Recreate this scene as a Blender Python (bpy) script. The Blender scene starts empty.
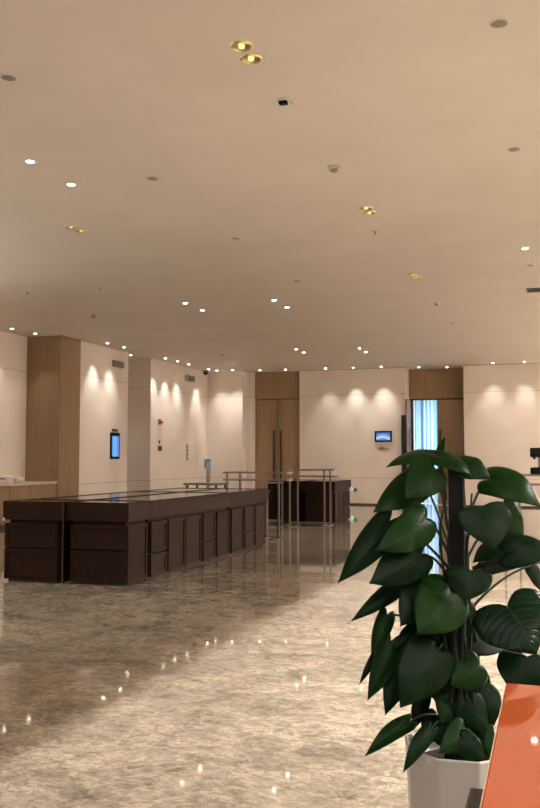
import bpy, bmesh, math, random
from mathutils import Vector, Matrix
random.seed(7)
scene = bpy.context.scene
col = scene.collection
PI = math.pi
H = 4.17                      # ceiling height

# ------------------------------------------------------------------ materials
def new_mat(name):
    m = bpy.data.materials.new(name); m.use_nodes = True
    nt = m.node_tree; b = nt.nodes['Principled BSDF']
    return m, nt, b
def N(nt, t, **kw):
    n = nt.nodes.new(t)
    for k, v in kw.items():
        if k in n.inputs.keys(): n.inputs[k].default_value = v
        else: setattr(n, k, v)
    return n
def ramp(nt, src, stops):
    r = nt.nodes.new('ShaderNodeValToRGB')
    e = r.color_ramp.elements
    while len(e) < len(stops): e.new(0.5)
    for i, (p, c) in enumerate(stops):
        e[i].position = p; e[i].color = (*c, 1) if len(c) == 3 else c
    nt.links.new(src, r.inputs[0]); return r
def math_node(nt, op, a, b=None):
    n = nt.nodes.new('ShaderNodeMath'); n.operation = op
    for i, v in enumerate((a, b)):
        if v is None: continue
        if isinstance(v, (int, float)): n.inputs[i].default_value = v
        else: nt.links.new(v, n.inputs[i])
    return n.outputs[0]
def bump(nt, b, h, strength=.1, dist=.01):
    n = nt.nodes.new('ShaderNodeBump'); n.inputs['Strength'].default_value = strength; n.inputs['Distance'].default_value = dist
    nt.links.new(h, n.inputs['Height']); nt.links.new(n.outputs[0], b.inputs['Normal'])
def simple(name, c, rough=.5, metal=0., var=.06, scale=30., spec=.5):
    m, nt, b = new_mat(name)
    tc = nt.nodes.new('ShaderNodeTexCoord')
    no = N(nt, 'ShaderNodeTexNoise', Scale=scale, Detail=3.)
    nt.links.new(tc.outputs['Object'], no.inputs['Vector'])
    r = ramp(nt, no.outputs[0], [(.3, tuple(x*(1-var) for x in c)), (.7, tuple(min(1, x*(1+var)) for x in c))])
    nt.links.new(r.outputs[0], b.inputs['Base Color'])
    b.inputs['Roughness'].default_value = rough; b.inputs['Metallic'].default_value = metal
    b.inputs['Specular IOR Level'].default_value = spec
    return m
def emit(name, c, s):
    m, nt, b = new_mat(name)
    b.inputs['Base Color'].default_value = (*c, 1)
    b.inputs['Emission Color'].default_value = (*c, 1); b.inputs['Emission Strength'].default_value = s
    return m

def line_mask(nt, coord, positions, half):
    out = None
    for p in positions:
        d = math_node(nt, 'ABSOLUTE', math_node(nt, 'SUBTRACT', coord, p))
        l = math_node(nt, 'LESS_THAN', d, half)
        out = l if out is None else math_node(nt, 'MAXIMUM', out, l)
    return out
def wall_mat(name, c, zs, vperiod):
    m, nt, b = new_mat(name)
    g = nt.nodes.new('ShaderNodeNewGeometry'); sp = nt.nodes.new('ShaderNodeSeparateXYZ')
    nt.links.new(g.outputs['Position'], sp.inputs[0])
    mk = line_mask(nt, sp.outputs['Z'], zs, .008) if zs else None
    if vperiod:
        s = math_node(nt, 'ADD', sp.outputs['X'], sp.outputs['Y'])
        md = math_node(nt, 'MODULO', math_node(nt, 'ADD', s, 100.35), vperiod)
        v = math_node(nt, 'LESS_THAN', md, .008)
        mk = math_node(nt, 'MAXIMUM', mk, math_node(nt, 'MULTIPLY', v, .15))
    no = N(nt, 'ShaderNodeTexNoise', Scale=1.3, Detail=4.)
    nt.links.new(g.outputs['Position'], no.inputs['Vector'])
    r = ramp(nt, no.outputs[0], [(.3, tuple(x*.96 for x in c)), (.7, tuple(x*1.03 for x in c))])
    if mk is not None:
        mx = nt.nodes.new('ShaderNodeMixRGB'); mx.inputs[2].default_value = (*[x*.62 for x in c], 1)
        nt.links.new(mk, mx.inputs[0]); nt.links.new(r.outputs[0], mx.inputs[1])
        nt.links.new(mx.outputs[0], b.inputs['Base Color'])
    else:
        nt.links.new(r.outputs[0], b.inputs['Base Color'])
    b.inputs['Roughness'].default_value = .6; b.inputs['Specular IOR Level'].default_value = .25
    return m
def wood_mat(name, c1, c2, rough=.4, sc=(9., 9., .5), spec=.4):
    m, nt, b = new_mat(name)
    g = nt.nodes.new('ShaderNodeNewGeometry')
    mp = nt.nodes.new('ShaderNodeMapping'); mp.inputs['Scale'].default_value = sc
    nt.links.new(g.outputs['Position'], mp.inputs[0])
    no = N(nt, 'ShaderNodeTexNoise', Scale=2.2, Detail=7., Roughness=.65, Distortion=.3)
    nt.links.new(mp.outputs[0], no.inputs['Vector'])
    r = ramp(nt, no.outputs[0], [(.3, c1), (.7, c2)])
    nt.links.new(r.outputs[0], b.inputs['Base Color'])
    b.inputs['Roughness'].default_value = rough; b.inputs['Specular IOR Level'].default_value = spec
    bump(nt, b, no.outputs[0], .08, .004)
    return m
def marble_mat():
    m, nt, b = new_mat('brown_marble')
    g = nt.nodes.new('ShaderNodeNewGeometry')
    rot = nt.nodes.new('ShaderNodeMapping'); rot.inputs['Rotation'].default_value = (0, 0, math.radians(24)); rot.inputs['Scale'].default_value = (1., 1.35, 1)
    nt.links.new(g.outputs['Position'], rot.inputs[0])
    n1 = N(nt, 'ShaderNodeTexNoise', Scale=.6, Detail=6., Roughness=.62, Distortion=.5)
    n2 = N(nt, 'ShaderNodeTexNoise', Scale=2.6, Detail=10., Roughness=.78, Distortion=.7)
    n3 = N(nt, 'ShaderNodeTexNoise', Scale=1.25, Detail=11., Roughness=.68, Distortion=.35)
    n4 = N(nt, 'ShaderNodeTexNoise', Scale=17., Detail=7., Roughness=.75, Distortion=.3)
    for n in (n1, n2, n3, n4): nt.links.new(rot.outputs[0], n.inputs['Vector'])
    s = math_node(nt, 'ADD', math_node(nt, 'MULTIPLY', n1.outputs[0], .30), math_node(nt, 'MULTIPLY', n2.outputs[0], .42))
    s = math_node(nt, 'ADD', s, math_node(nt, 'MULTIPLY', n4.outputs[0], .28))
    r = ramp(nt, s, [(.38, (.095, .078, .06)), (.455, (.22, .186, .145)), (.53, (.36, .312, .246)), (.61, (.55, .487, .388))])
    # pale veins where the third noise crosses its middle value
    d = math_node(nt, 'ABSOLUTE', math_node(nt, 'SUBTRACT', n3.outputs[0], .5))
    v = ramp(nt, d, [(0, (1, 1, 1)), (.016, (0, 0, 0))])
    vb = math_node(nt, 'MULTIPLY', v.outputs[0], math_node(nt, 'MULTIPLY', n2.outputs[0], .85))
    mx = nt.nodes.new('ShaderNodeMixRGB'); mx.inputs[2].default_value = (.60, .50, .39, 1)
    nt.links.new(vb, mx.inputs[0]); nt.links.new(r.outputs[0], mx.inputs[1])
    for sc_, seed, thr, amt, colr in ((4.2, 3., .020, .55, (.66, .57, .45)), (3.1, 11., .016, .6, (.075, .058, .042)), (9., 7., .03, .4, (.10, .08, .06))):
        n5 = N(nt, 'ShaderNodeTexNoise', Scale=sc_, Detail=8., Roughness=.6, Distortion=.4, noise_dimensions='4D'); n5.inputs['W'].default_value = seed
        nt.links.new(rot.outputs[0], n5.inputs['Vector'])
        d5 = math_node(nt, 'ABSOLUTE', math_node(nt, 'SUBTRACT', n5.outputs[0], .5))
        v5 = ramp(nt, d5, [(0, (1, 1, 1)), (thr, (0, 0, 0))])
        gate = ramp(nt, n1.outputs[0], [(.40, (.15, .15, .15)), (.58, (1, 1, 1))])
        k5 = math_node(nt, 'MULTIPLY', v5.outputs[0], math_node(nt, 'MULTIPLY', gate.outputs[0], amt))
        mz = nt.nodes.new('ShaderNodeMixRGB'); mz.inputs[2].default_value = (*colr, 1)
        nt.links.new(k5, mz.inputs[0]); nt.links.new(mx.outputs[0], mz.inputs[1]); mx = mz
    # slab joints
    sp = nt.nodes.new('ShaderNodeSeparateXYZ'); nt.links.new(g.outputs['Position'], sp.inputs[0])
    jx = math_node(nt, 'LESS_THAN', math_node(nt, 'MODULO', math_node(nt, 'ADD', sp.outputs['X'], 100.31), 1.2), .004)
    jy = math_node(nt, 'LESS_THAN', math_node(nt, 'MODULO', math_node(nt, 'ADD', sp.outputs['Y'], 100.2), 1.2), .004)
    jj = math_node(nt, 'MULTIPLY', math_node(nt, 'MAXIMUM', jx, jy), .35)
    m2 = nt.nodes.new('ShaderNodeMixRGB'); m2.inputs[2].default_value = (.12, .09, .07, 1)
    nt.links.new(jj, m2.inputs[0]); nt.links.new(mx.outputs[0], m2.inputs[1])
    nt.links.new(m2.outputs[0], b.inputs['Base Color'])
    rr = ramp(nt, n3.outputs[0], [(.3, (.025, .025, .025)), (.75, (.065, .065, .065))])
    nt.links.new(rr.outputs[0], b.inputs['Roughness'])
    b.inputs['IOR'].default_value = 1.5
    return m
def leaf_mat(name, c1, c2, rough=.3, rib=.16):
    m, nt, b = new_mat(name)
    uv = nt.nodes.new('ShaderNodeUVMap'); sp = nt.nodes.new('ShaderNodeSeparateXYZ')
    nt.links.new(uv.outputs[0], sp.inputs[0])
    # v = across (0..1, midrib at .5), u = along
    a = math_node(nt, 'ABSOLUTE', math_node(nt, 'SUBTRACT', sp.outputs['Y'], .5))
    ph = math_node(nt, 'SUBTRACT', math_node(nt, 'MULTIPLY', sp.outputs['X'], 9.), math_node(nt, 'MULTIPLY', a, 5.5))
    fr = math_node(nt, 'ABSOLUTE', math_node(nt, 'SUBTRACT', math_node(nt, 'FRACT', ph), .5))
    vein = ramp(nt, fr, [(0, (0, 0, 0)), (.12, (.75, .75, .75)), (.5, (1, 1, 1))])
    mid = ramp(nt, a, [(0, (0, 0, 0)), (.03, (1, 1, 1))])
    no = N(nt, 'ShaderNodeTexNoise', Scale=14., Detail=4.)
    tc = nt.nodes.new('ShaderNodeTexCoord'); nt.links.new(tc.outputs['Object'], no.inputs['Vector'])
    r = ramp(nt, no.outputs[0], [(.3, c1), (.72, c2)])
    mx = nt.nodes.new('ShaderNodeMixRGB'); mx.inputs[1].default_value = (c2[0]*1.35, c2[1]*1.3, c2[2]*1.3, 1)
    nt.links.new(mid.outputs[0], mx.inputs[0]); nt.links.new(r.outputs[0], mx.inputs[2])
    nt.links.new(mx.outputs[0], b.inputs['Base Color'])
    h = math_node(nt, 'MULTIPLY', vein.outputs[0], mid.outputs[0])
    bump(nt, b, h, rib, .002)
    b.inputs['Roughness'].default_value = rough; b.inputs['Specular IOR Level'].default_value = .11
    return m
def screen_mat(name, tall):
    m, nt, b = new_mat(name)
    tc = nt.nodes.new('ShaderNodeTexCoord'); sp = nt.nodes.new('ShaderNodeSeparateXYZ')
    nt.links.new(tc.outputs['Generated'], sp.inputs[0])
    if tall:
        no = N(nt, 'ShaderNodeTexNoise', Scale=3., Detail=2.); nt.links.new(tc.outputs['Generated'], no.inputs['Vector'])
        f = math_node(nt, 'ADD', math_node(nt, 'MULTIPLY', sp.outputs['Y'], .5), math_node(nt, 'MULTIPLY', no.outputs[0], .5))
        r = ramp(nt, f, [(.25, (.10, .42, 1.)), (.5, (.16, .50, 1.)), (.62, (.06, .22, .85)), (.8, (.14, .36, 1.))])
        s = .8
    else:
        z = sp.outputs['Z']; x = sp.outputs['X']
        hill = math_node(nt, 'ADD', z, math_node(nt, 'MULTIPLY', math_node(nt, 'SINE', math_node(nt, 'MULTIPLY', x, 3.4)), -.22))
        r = ramp(nt, hill, [(0, (.10, .30, .8)), (.14, (.55, .68, 1.)), (.3, (.85, .9, 1.)), (.36, (.02, .04, .2)), (.42, (.55, .7, 1.)), (.52, (.12, .35, .9)), (.8, (.03, .2, .75))])
        s = .75
    nt.links.new(r.outputs[0], b.inputs['Emission Color']); b.inputs['Emission Strength'].default_value = s
    b.inputs['Base Color'].default_value = (.01, .01, .02, 1); b.inputs['Roughness'].default_value = .15
    return m
def curtain_mat():
    m, nt, b = new_mat('blue_sheer_curtain')
    nt.nodes.remove(b)
    out = nt.nodes['Material Output']
    g = nt.nodes.new('ShaderNodeNewGeometry'); sp = nt.nodes.new('ShaderNodeSeparateXYZ'); nt.links.new(g.outputs['Position'], sp.inputs[0])
    cx = nt.nodes.new('ShaderNodeCombineXYZ'); nt.links.new(sp.outputs['X'], cx.inputs[0])
    no = N(nt, 'ShaderNodeTexNoise', Scale=9., Detail=2.); nt.links.new(cx.outputs[0], no.inputs['Vector'])
    r = ramp(nt, no.outputs[0], [(.36, (.16, .34, .60)), (.5, (.48, .70, .88)), (.58, (.9, .97, 1.))])
    tr = nt.nodes.new('ShaderNodeBsdfTranslucent'); df = nt.nodes.new('ShaderNodeBsdfDiffuse')
    mx = nt.nodes.new('ShaderNodeMixShader'); mx.inputs[0].default_value = .3
    nt.links.new(r.outputs[0], tr.inputs[0]); nt.links.new(r.outputs[0], df.inputs[0])
    nt.links.new(tr.outputs[0], mx.inputs[1]); nt.links.new(df.outputs[0], mx.inputs[2]); nt.links.new(mx.outputs[0], out.inputs[0])
    return m

M = {}
M['ceil'] = wall_mat('ceiling_paint', (.78, .715, .65), [], 0)
M['wall'] = wall_mat('beige_panel_wall', (.775, .695, .63), [3.37, .82], 3.2)
M['wall_plain'] = wall_mat('beige_wall', (.80, .72, .64), [3.37], 0)
M['floor'] = marble_mat()
M['oak'] = wood_mat('brown_veneer', (.24, .15, .078), (.31, .20, .11), .42)
M['oak_light'] = wood_mat('brown_veneer_leaf', (.26, .165, .09), (.335, .22, .122), .42)
M['seam'] = simple('dark_joint', (.03, .02, .014), .7)
M['esp'] = wood_mat('espresso_veneer', (.020, .0092, .0065), (.031, .0152, .011), .5, (3., 3., 12.), .08)
M['esp_panel'] = wood_mat('espresso_panel', (.019, .0092, .0065), (.030, .0150, .0105), .5, (12., 12., .8), .08)
M['black'] = simple('black_plastic', (.005, .005, .006), .5, spec=.2)
M['toe'] = simple('black_plinth', (.012, .009, .008), .6)
M['stone_top'] = simple('dark_polished_top', (.05, .036, .03), .1, 0., .15, 6.)
M['steel'] = simple('brushed_steel', (.25, .22, .195), .28, 1.)
M['bronze'] = simple('bronze_metal', (.10, .075, .055), .35, 1.)
M['baseb'] = simple('dark_bronze_skirting', (.045, .034, .028), .35, .6)
M['stone'] = simple('pale_stone_top', (.62, .55, .47), .25, 0., .05, 12.)
M['cab'] = wood_mat('counter_veneer', (.24, .15, .08), (.31, .20, .112), .4)
M['white'] = simple('white_plastic', (.72, .68, .62), .5)
M['grey'] = simple('grey_plastic', (.33, .30, .27), .5)
M['dgrey'] = simple('dark_grey_plastic', (.09, .08, .075), .5)
M['gold'] = simple('gold_reflector', (.95, .82, .45), .3, 1.)
M['ring'] = simple('pale_trim_ring', (.66, .58, .48), .45)
M['lamp'] = emit('lamp_glow', (1., .86, .66), 22.)
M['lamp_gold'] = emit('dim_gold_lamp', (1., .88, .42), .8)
M['pot'] = simple('white_glazed_ceramic', (.49, .47, .445), .3, 0., .03, 5.)
M['soil'] = simple('dark_soil', (.02, .014, .01), .95, 0., .4, 60.)
M['pole'] = simple('dark_moss_pole', (.0035, .0034, .0045), .9, 0., .4, 80.)
M['stem'] = simple('green_stem', (.028, .045, .012), .45, 0., .25, 30.)
M['stem_dark'] = simple('dark_stem', (.005, .0065, .0035), .7, 0., .3, 30.)
M['leaf'] = leaf_mat('dark_green_leaf', (.0032, .0145, .0045), (.0060, .0235, .0062), .3)
M['leaf2'] = leaf_mat('mid_green_leaf', (.0050, .0240, .0040), (.0095, .0390, .0055), .32)
M['leaf3'] = leaf_mat('olive_leaf_underside', (.009, .014, .006), (.015, .022, .0085), .5)
M['leaf_ribbed'] = leaf_mat('ribbed_dark_green_leaf', (.0030, .0140, .0048), (.0055, .0220, .0065), .24, .5)
M['orange'] = simple('glossy_orange_lacquer', (.64, .125, .042), .035, 0., .015, 3.)
M['orange'].node_tree.nodes['Principled BSDF'].inputs['Coat Weight'].default_value = .6
M['edge'] = simple('pale_orange_edge', (.85, .55, .42), .3)
M['char'] = simple('charcoal_metal', (.052, .055, .06), .4)
M['red'] = simple('red_plastic', (.22, .02, .015), .4)
M['pink'] = simple('white_paper_with_pink', (.80, .70, .68), .6, 0., .08, 20.)
M['brass'] = simple('brass_letters', (.38, .27, .14), .35, 1.)
M['blue'] = simple('blue_white_print', (.20, .36, .55), .4, 0., .6, 9.)
M['teal'] = emit('teal_indicator', (.12, .75, .55), .9)
M['screen_wide'] = screen_mat('landscape_screen', False)
M['screen_tall'] = screen_mat('blue_menu_screen', True)
M['curtain'] = curtain_mat()
M['day'] = emit('daylight_window', (.82, .94, 1.), 2.9)
def glass_mat():
    m, nt, b = new_mat('clear_glass_shelf')
    b.inputs['Base Color'].default_value = (.9, .92, .9, 1); b.inputs['Roughness'].default_value = .03
    b.inputs['Transmission Weight'].default_value = 1.; b.inputs['IOR'].default_value = 1.45
    return m
M['glass'] = glass_mat()

# ------------------------------------------------------------------ mesh helpers
class MB:
    def __init__(s): s.bm = bmesh.new()
    def box(s, x0, x1, y0, y1, z0, z1, bev=0.):
        b = bmesh.new(); bmesh.ops.create_cube(b, size=1.)
        for v in b.verts:
            v.co = Vector(((x0+x1)/2 + v.co.x*(x1-x0), (y0+y1)/2 + v.co.y*(y1-y0), (z0+z1)/2 + v.co.z*(z1-z0)))
        if bev: bmesh.ops.bevel(b, geom=b.edges[:], offset=bev, segments=2, affect='EDGES', profile=.5)
        s._join(b); return s
    def _join(s, b, mat=None):
        if mat is not None: bmesh.ops.transform(b, matrix=mat, verts=b.verts)
        me = bpy.data.meshes.new('t'); b.to_mesh(me); b.free(); s.bm.from_mesh(me); bpy.data.meshes.remove(me)
    def tube(s, pts, r, seg=10, r1=None, cap=True):
        pts = [Vector(p) for p in pts]; n = len(pts); rings = []
        up = Vector((0, 0, 1))
        for i, p in enumerate(pts):
            t = (pts[min(i+1, n-1)] - pts[max(i-1, 0)]).normalized()
            a = t.cross(up) if abs(t.dot(up)) < .95 else t.cross(Vector((1, 0, 0)))
            a.normalize(); b = t.cross(a)
            rr = r if r1 is None else r + (r1-r)*i/(n-1)
            rings.append([s.bm.verts.new(p + (a*math.cos(2*PI*k/seg) + b*math.sin(2*PI*k/seg))*rr) for k in range(seg)])
        for i in range(n-1):
            for k in range(seg):
                s.bm.faces.new((rings[i][k], rings[i][(k+1) % seg], rings[i+1][(k+1) % seg], rings[i+1][k]))
        if cap: s.bm.faces.new(rings[0]); s.bm.faces.new(rings[-1][::-1])
        return s
    def lathe(s, prof, seg=28, center=(0, 0, 0), closed=False):
        c = Vector(center); rings = []
        for (r, z) in prof:
            if r < 1e-6: rings.append([s.bm.verts.new(c + Vector((0, 0, z)))])
            else: rings.append([s.bm.verts.new(c + Vector((r*math.cos(2*PI*k/seg), r*math.sin(2*PI*k/seg), z))) for k in range(seg)])
        pairs = list(zip(rings, rings[1:]))
        if closed: pairs.append((rings[-1], rings[0]))
        for a, b in pairs:
            for k in range(seg):
                k2 = (k+1) % seg
                if len(a) == 1 and len(b) == 1: continue
                if len(a) == 1: s.bm.faces.new((a[0], b[k], b[k2]))
                elif len(b) == 1: s.bm.faces.new((a[k], a[k2], b[0]))
                else: s.bm.faces.new((a[k], a[k2], b[k2], b[k]))
        return s
    def build(s, name, mat, parent=None, loc=None, smooth=False):
        bmesh.ops.recalc_face_normals(s.bm, faces=s.bm.faces[:])
        me = bpy.data.meshes.new(name); s.bm.to_mesh(me); s.bm.free()
        if smooth:
            for p in me.polygons: p.use_smooth = True
        me.materials.append(mat)
        o = bpy.data.objects.new(name, me); col.objects.link(o)
        if loc: o.location = loc
        if parent: o.parent = parent
        return o
def thing(name, label, cat, loc=(0, 0, 0), group=None, rz=0.):
    o = bpy.data.objects.new(name, None); o.empty_display_size = .1; col.objects.link(o)
    o.location = loc; o.rotation_euler = (0, 0, rz)
    o['label'] = label; o['category'] = cat
    if group: o['group'] = group
    return o
def tag(o, label, cat, group=None):
    o['label'] = label; o['category'] = cat
    if group: o['group'] = group
    return o
def struct(o, label=None):
    o['kind'] = 'structure'
    if label: o['label'] = label
    return o
def root_struct(name, label):
    o = bpy.data.objects.new(name, None); col.objects.link(o); o['kind'] = 'structure'; o['label'] = label; o['category'] = name.split('_')[0]
    return o
def copy_tree(o, parent=None):
    c = o.copy(); col.objects.link(c)
    if parent: c.parent = parent
    for ch in o.children: copy_tree(ch, c)
    return c

# ------------------------------------------------------------------ room shell
XR, YF = 7.5, -5.5
struct(MB().box(-12, XR+.2, YF-.2, 29, -.2, 0).build('floor', M['floor']), 'polished brown marble floor')
struct(MB().box(-12, XR+.2, YF-.2, 29, H, H+.2).build('ceiling', M['ceil']), 'plain beige painted ceiling')
# left wall: recessed bay by the side counter, main plane, niche, main plane again
w = MB()
w.box(-11.6, -11.3, YF, 16.75, 0, H)
w.box(-12, -10.46, 16.76, 17.6, 0, H)
w.box(-12, -10.45, 17.6, 20.0, 0, H)
w.box(-12, -10.45, 21.33, 25.4, 0, H)
w.box(-12, -11.9, 20.0, 21.33, 0, H)
struct(w.build('wall_left', M['wall']), 'pale beige panelled wall on the left')
w = MB()
w.box(-12, -9.25, 25.4, 26.2, 0, H)
w.box(-9.25, -9.05, 25.75, 26.2, 0, H)
w.box(-7.53, -4.2, 25.9, 26.2, 0, H)
w.box(-2.475, XR, 25.9, 26.2, 0, H)
w.box(-4.4, -4.2, 26.2, 28.2, 0, H)
w.box(-2.475, -2.33, 26.2, 28.2, 0, H)
w.box(-9.05, -7.53, 26.12, 26.3, 0, H)
w.box(-4.4, -2.33, 28.2, 28.4, 0, H)
struct(w.build('wall_back', M['wall']), 'pale beige panelled wall at the far end')
struct(MB().box(XR, XR+.2, YF, 26.2, 0, H).build('wall_right', M['wall_plain']))
struct(MB().box(-11.6, XR, YF-.2, YF, 0, H).build('wall_front', M['wall_plain']))
b = MB()
b.box(-7.53, -4.2, 25.882, 25.9, 0, .05); b.box(-2.475, XR, 25.882, 25.9, 0, .05); b.box(-10.45, -9.25, 25.382, 25.4, 0, .07)
struct(b.build('baseboard_back', M['baseb']), 'thin dark bronze skirting along the far wall')
b = MB()
b.box(-10.45, -10.432, 17.6, 20.0, 0, .07); b.box(-10.45, -10.432, 21.33, 25.38, 0, .07); b.box(-11.3, -11.282, YF, 9.9, 0, .07)
struct(b.build('baseboard_left', M['baseb']), 'thin dark bronze skirting along the left wall')
# dark strip stands in for the thin shadow gap between far wall and ceiling
b = MB()
b.box(-7.53, -4.2, 25.885, 25.9, H-.010, H); b.box(-2.475, XR, 25.885, 25.9, H-.010, H)
struct(b.build('shadow_gap_strip', M['bronze']), 'thin dark strip for the shadow gap under the ceiling on the far wall')
# brown veneer panel wrapped round the corner of the left wall
t = root_struct('trim_2', 'full-height brown wood veneer cladding round the wall corner')
b = MB()
b.box(-11.3, -10.44, 16.735, 16.76, 0, 3.365); b.box(-11.3, -10.44, 16.735, 16.76, 3.375, H)
b.build('veneer_panel', M['oak'], t)
b = MB()
b.box(-10.46, -10.435, 16.76, 17.6, 0, 2.095); b.box(-10.46, -10.435, 16.76, 17.6, 2.105, H)
b.box(-10.46, -10.445, 16.76, 17.6, 2.095, 2.105); b.build('return_panel', M['oak'], t)

# door 1: closed double door of brown wood with transom
d = root_struct('door_1', 'tall closed brown wooden double door with long bar handles')
MB().box(-9.05, -7.53, 26.03, 26.12, 3.31, H).build('transom_panel', M['oak'], d)
f = MB(); f.box(-9.05, -7.53, 26.09, 26.12, 3.28, 3.32); f.box(-8.295, -8.275, 26.09, 26.12, 0, 3.29)
f.build('joint', M['seam'], d)
for x0, x1, hx in ((-9.045, -8.292, -8.40), (-8.278, -7.535, -8.17)):
    l = MB().box(x0, x1, 26.035, 26.09, .01, 3.285, .004).build('leaf', M['oak_light'], d)
    h = MB(); h.box(hx-.035, hx+.035, 25.965, 25.99, .5, 2.30, .004); h.box(hx-.015, hx+.015, 25.99, 26.035, .7, .73); h.box(hx-.015, hx+.015, 25.99, 26.035, 2.1, 2.13)
    h.build('handle', M['bronze'], l)
# door 2: one leaf open, curtained bright room behind
d = root_struct('door_2', 'brown wooden double door with its left leaf open on a curtained room')
MB().box(-4.2, -2.475, 26.6, 26.66, 3.25, H).build('transom_panel', M['oak'], d)
MB().box(-4.2, -2.475, 26.61, 26.65, 3.21, 3.25).build('joint', M['seam'], d)
l = MB().box(-3.35, -2.48, 26.605, 26.66, .01, 3.21, .004).build('leaf', M['oak_light'], d)
h = MB(); h.box(-3.29, -3.22, 26.535, 26.56, .5, 2.3, .004); h.box(-3.27, -3.24, 26.56, 26.61, .7, .73); h.box(-3.27, -3.24, 26.56, 26.61, 2.1, 2.13)
h.build('handle', M['bronze'], l)
l = MB().box(-4.195, -4.14, 25.86, 26.6, .01, 3.21, .004).build('leaf', M['oak_light'], d)
h = MB(); h.box(-4.115, -4.09, 25.93, 26.0, .5, 2.3, .004); h.box(-4.14, -4.115, 25.95, 25.98, .7, .73); h.box(-4.14, -4.115, 25.95, 25.98, 2.1, 2.13)
h.build('handle', M['bronze'], l)
MB().box(-4.32, -4.17, 25.83, 25.86, .0, 2.72).build('edge_cover', M['toe'], d)
MB().box(-4.14, -4.08, 26.6, 26.66, .01, 3.21).build('jamb', M['bronze'], d)
# window with daylight behind the curtain
wd = root_struct('window_1', 'daylit window behind the blue curtain')
MB().box(-4.15, -2.6, 28.15, 28.19, .05, 3.3).build('pane', M['day'], wd)
b = MB()
for x in (-4.19, -3.4, -2.6): b.box(x, x+.05, 28.1, 28.2, 0, 3.35)
b.box(-4.19, -2.55, 28.1, 28.2, 3.3, 3.36)
b.build('window_frame', M['grey'], wd)
cb = bmesh.new(); uvn = 90; rows = []
for i in range(uvn+1):
    x = -4.17 + 1.6*i/uvn
    y = 27.55 + .05*math.sin(i*.9) + .025*math.sin(i*.37+1)
    rows.append([cb.verts.new((x + .01*math.sin(z*2+i), y + .01*math.sin(z*1.3+i*.2), z)) for z in (.02, .8, 1.6, 2.4, 3.3)])
for a, b2 in zip(rows, rows[1:]):
    for k in range(4): cb.faces.new((a[k], b2[k], b2[k+1], a[k+1]))
mb = MB(); mb.bm.free(); mb.bm = cb
cu = thing('curtain', 'pale blue sheer curtain glowing behind the open door', 'curtain', (0, 0, 0))
mb.build('cloth', M['curtain'], cu, smooth=True)
MB().tube([(-4.2, 27.55, 3.32), (-2.475, 27.55, 3.32)], .02).build('curtain_rail', M['grey'], cu)

# ------------------------------------------------------------------ cabinets
def framed(mb, axis, s, a0, a1, z0, z1, p, rail=.045, d=.048, rec=.012):
    """frame-and-panel front; axis 'x' faces along Y (sign s) at plane p, axis 'y' faces along X"""
    def bx(u0, u1, w0, w1, dd, bev=.002):
        q0, q1 = (p, p+s*dd) if s > 0 else (p+s*dd, p)
        if axis == 'x': mb.box(u0, u1, q0, q1, w0, w1, bev)
        else: mb.box(q0, q1, u0, u1, w0, w1, bev)
    bx(a0, a1, z0, z0+rail, d); bx(a0, a1, z1-rail, z1, d)
    bx(a0, a0+rail, z0+rail, z1-rail, d); bx(a1-rail, a1, z0+rail, z1-rail, d)
    bx(a0+rail, a1-rail, z0+rail, z1-rail, d-rec, 0)
    return mb
def cabinet(label, x0, x1, y0, y1, faces, group, front_plain=True):
    t = thing('buffet_cabinet', label, 'cabinet', (0, 0, 0), group)
    MB().box(x0+.06, x1-.06, y0+.06, y1-.002, .04, .705).build('carcass', M['esp'], t)
    MB().box(x0+.07, x1-.07, y0+.03, y1-.004, 0, .042).build('plinth', M['toe'], t)
    ap = MB(); h0, h1 = .705, .915; e = .001
    ap.box(x0, x1, y0+e, y1-e, h0, h1-.02, .003)
    for r in ((x0, x1, y0+e, y0+.035), (x0, x1, y1-.035, y1-e), (x0, x0+.035, y0+.035, y1-.035), (x1-.035, x1, y0+.035, y1-.035)):
        ap.box(*r, h1-.02, h1, .002)
    ap.build('apron', M['esp'], t)
    MB().box(x0+.036, x1-.036, y0+.036, y1-.036, h1-.02, h1-.006, .001).build('top_panel', M['stone_top'], t)
    for side, kind, a0, a1 in faces:
        axis, s, p = {'front': ('x', -1, y0+.06), 'right': ('y', 1, x1-.06), 'left': ('y', -1, x0+.06), 'back': ('x', 1, y1-.06)}[side]
        if kind == 'door': framed(MB(), axis, s, a0, a1, .03, .665, p).build('door', M['esp_panel'], t)
        elif kind == 'panel': framed(MB(), axis, s, a0, a1, .03, .665, p, .02, .048, .002).build('end_panel', M['esp_panel'], t)
        elif kind == 'drawers':
            zs = .375 if side == 'front' else .285
            framed(MB(), axis, s, a0, a1, zs+.02, .665, p).build('drawer', M['esp_panel'], t)
            framed(MB(), axis, s, a0, a1, .03, zs, p).build('drawer', M['esp_panel'], t)
    return t
G1 = 'dark wood cabinets of the near island'
cabinet('dark brown cabinet at the near right corner of the long island, two drawers in front', -5.245, -4.46, 8.573, 9.125,
        [('front', 'drawers', -5.19, -4.485), ('right', 'door', 8.60, 9.085)], G1)
cabinet('dark brown cabinet with three doors and two drawer stacks along the long island side', -5.245, -4.46, 9.125, 11.78,
        [('right', 'drawers', 9.18, 9.62), ('right', 'door', 9.66, 10.16), ('right', 'door', 10.18, 10.70), ('right', 'drawers', 10.76, 11.20), ('right', 'door', 11.26, 11.74)], G1)
cabinet('dark brown cabinet at the far end of the long island beside the steel frame', -5.245, -4.46, 11.78, 13.43,
        [('right', 'door', 11.83, 12.35), ('right', 'drawers', 12.40, 12.86), ('right', 'panel', 12.91, 13.37)], G1)
c = cabinet('dark brown cabinet at the near left corner of the long island, two drawers in front', -6.05, -5.265, 8.535, 9.125,
        [('front', 'drawers', -6.03, -5.33), ('left', 'door', 8.58, 9.07)], G1)
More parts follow.
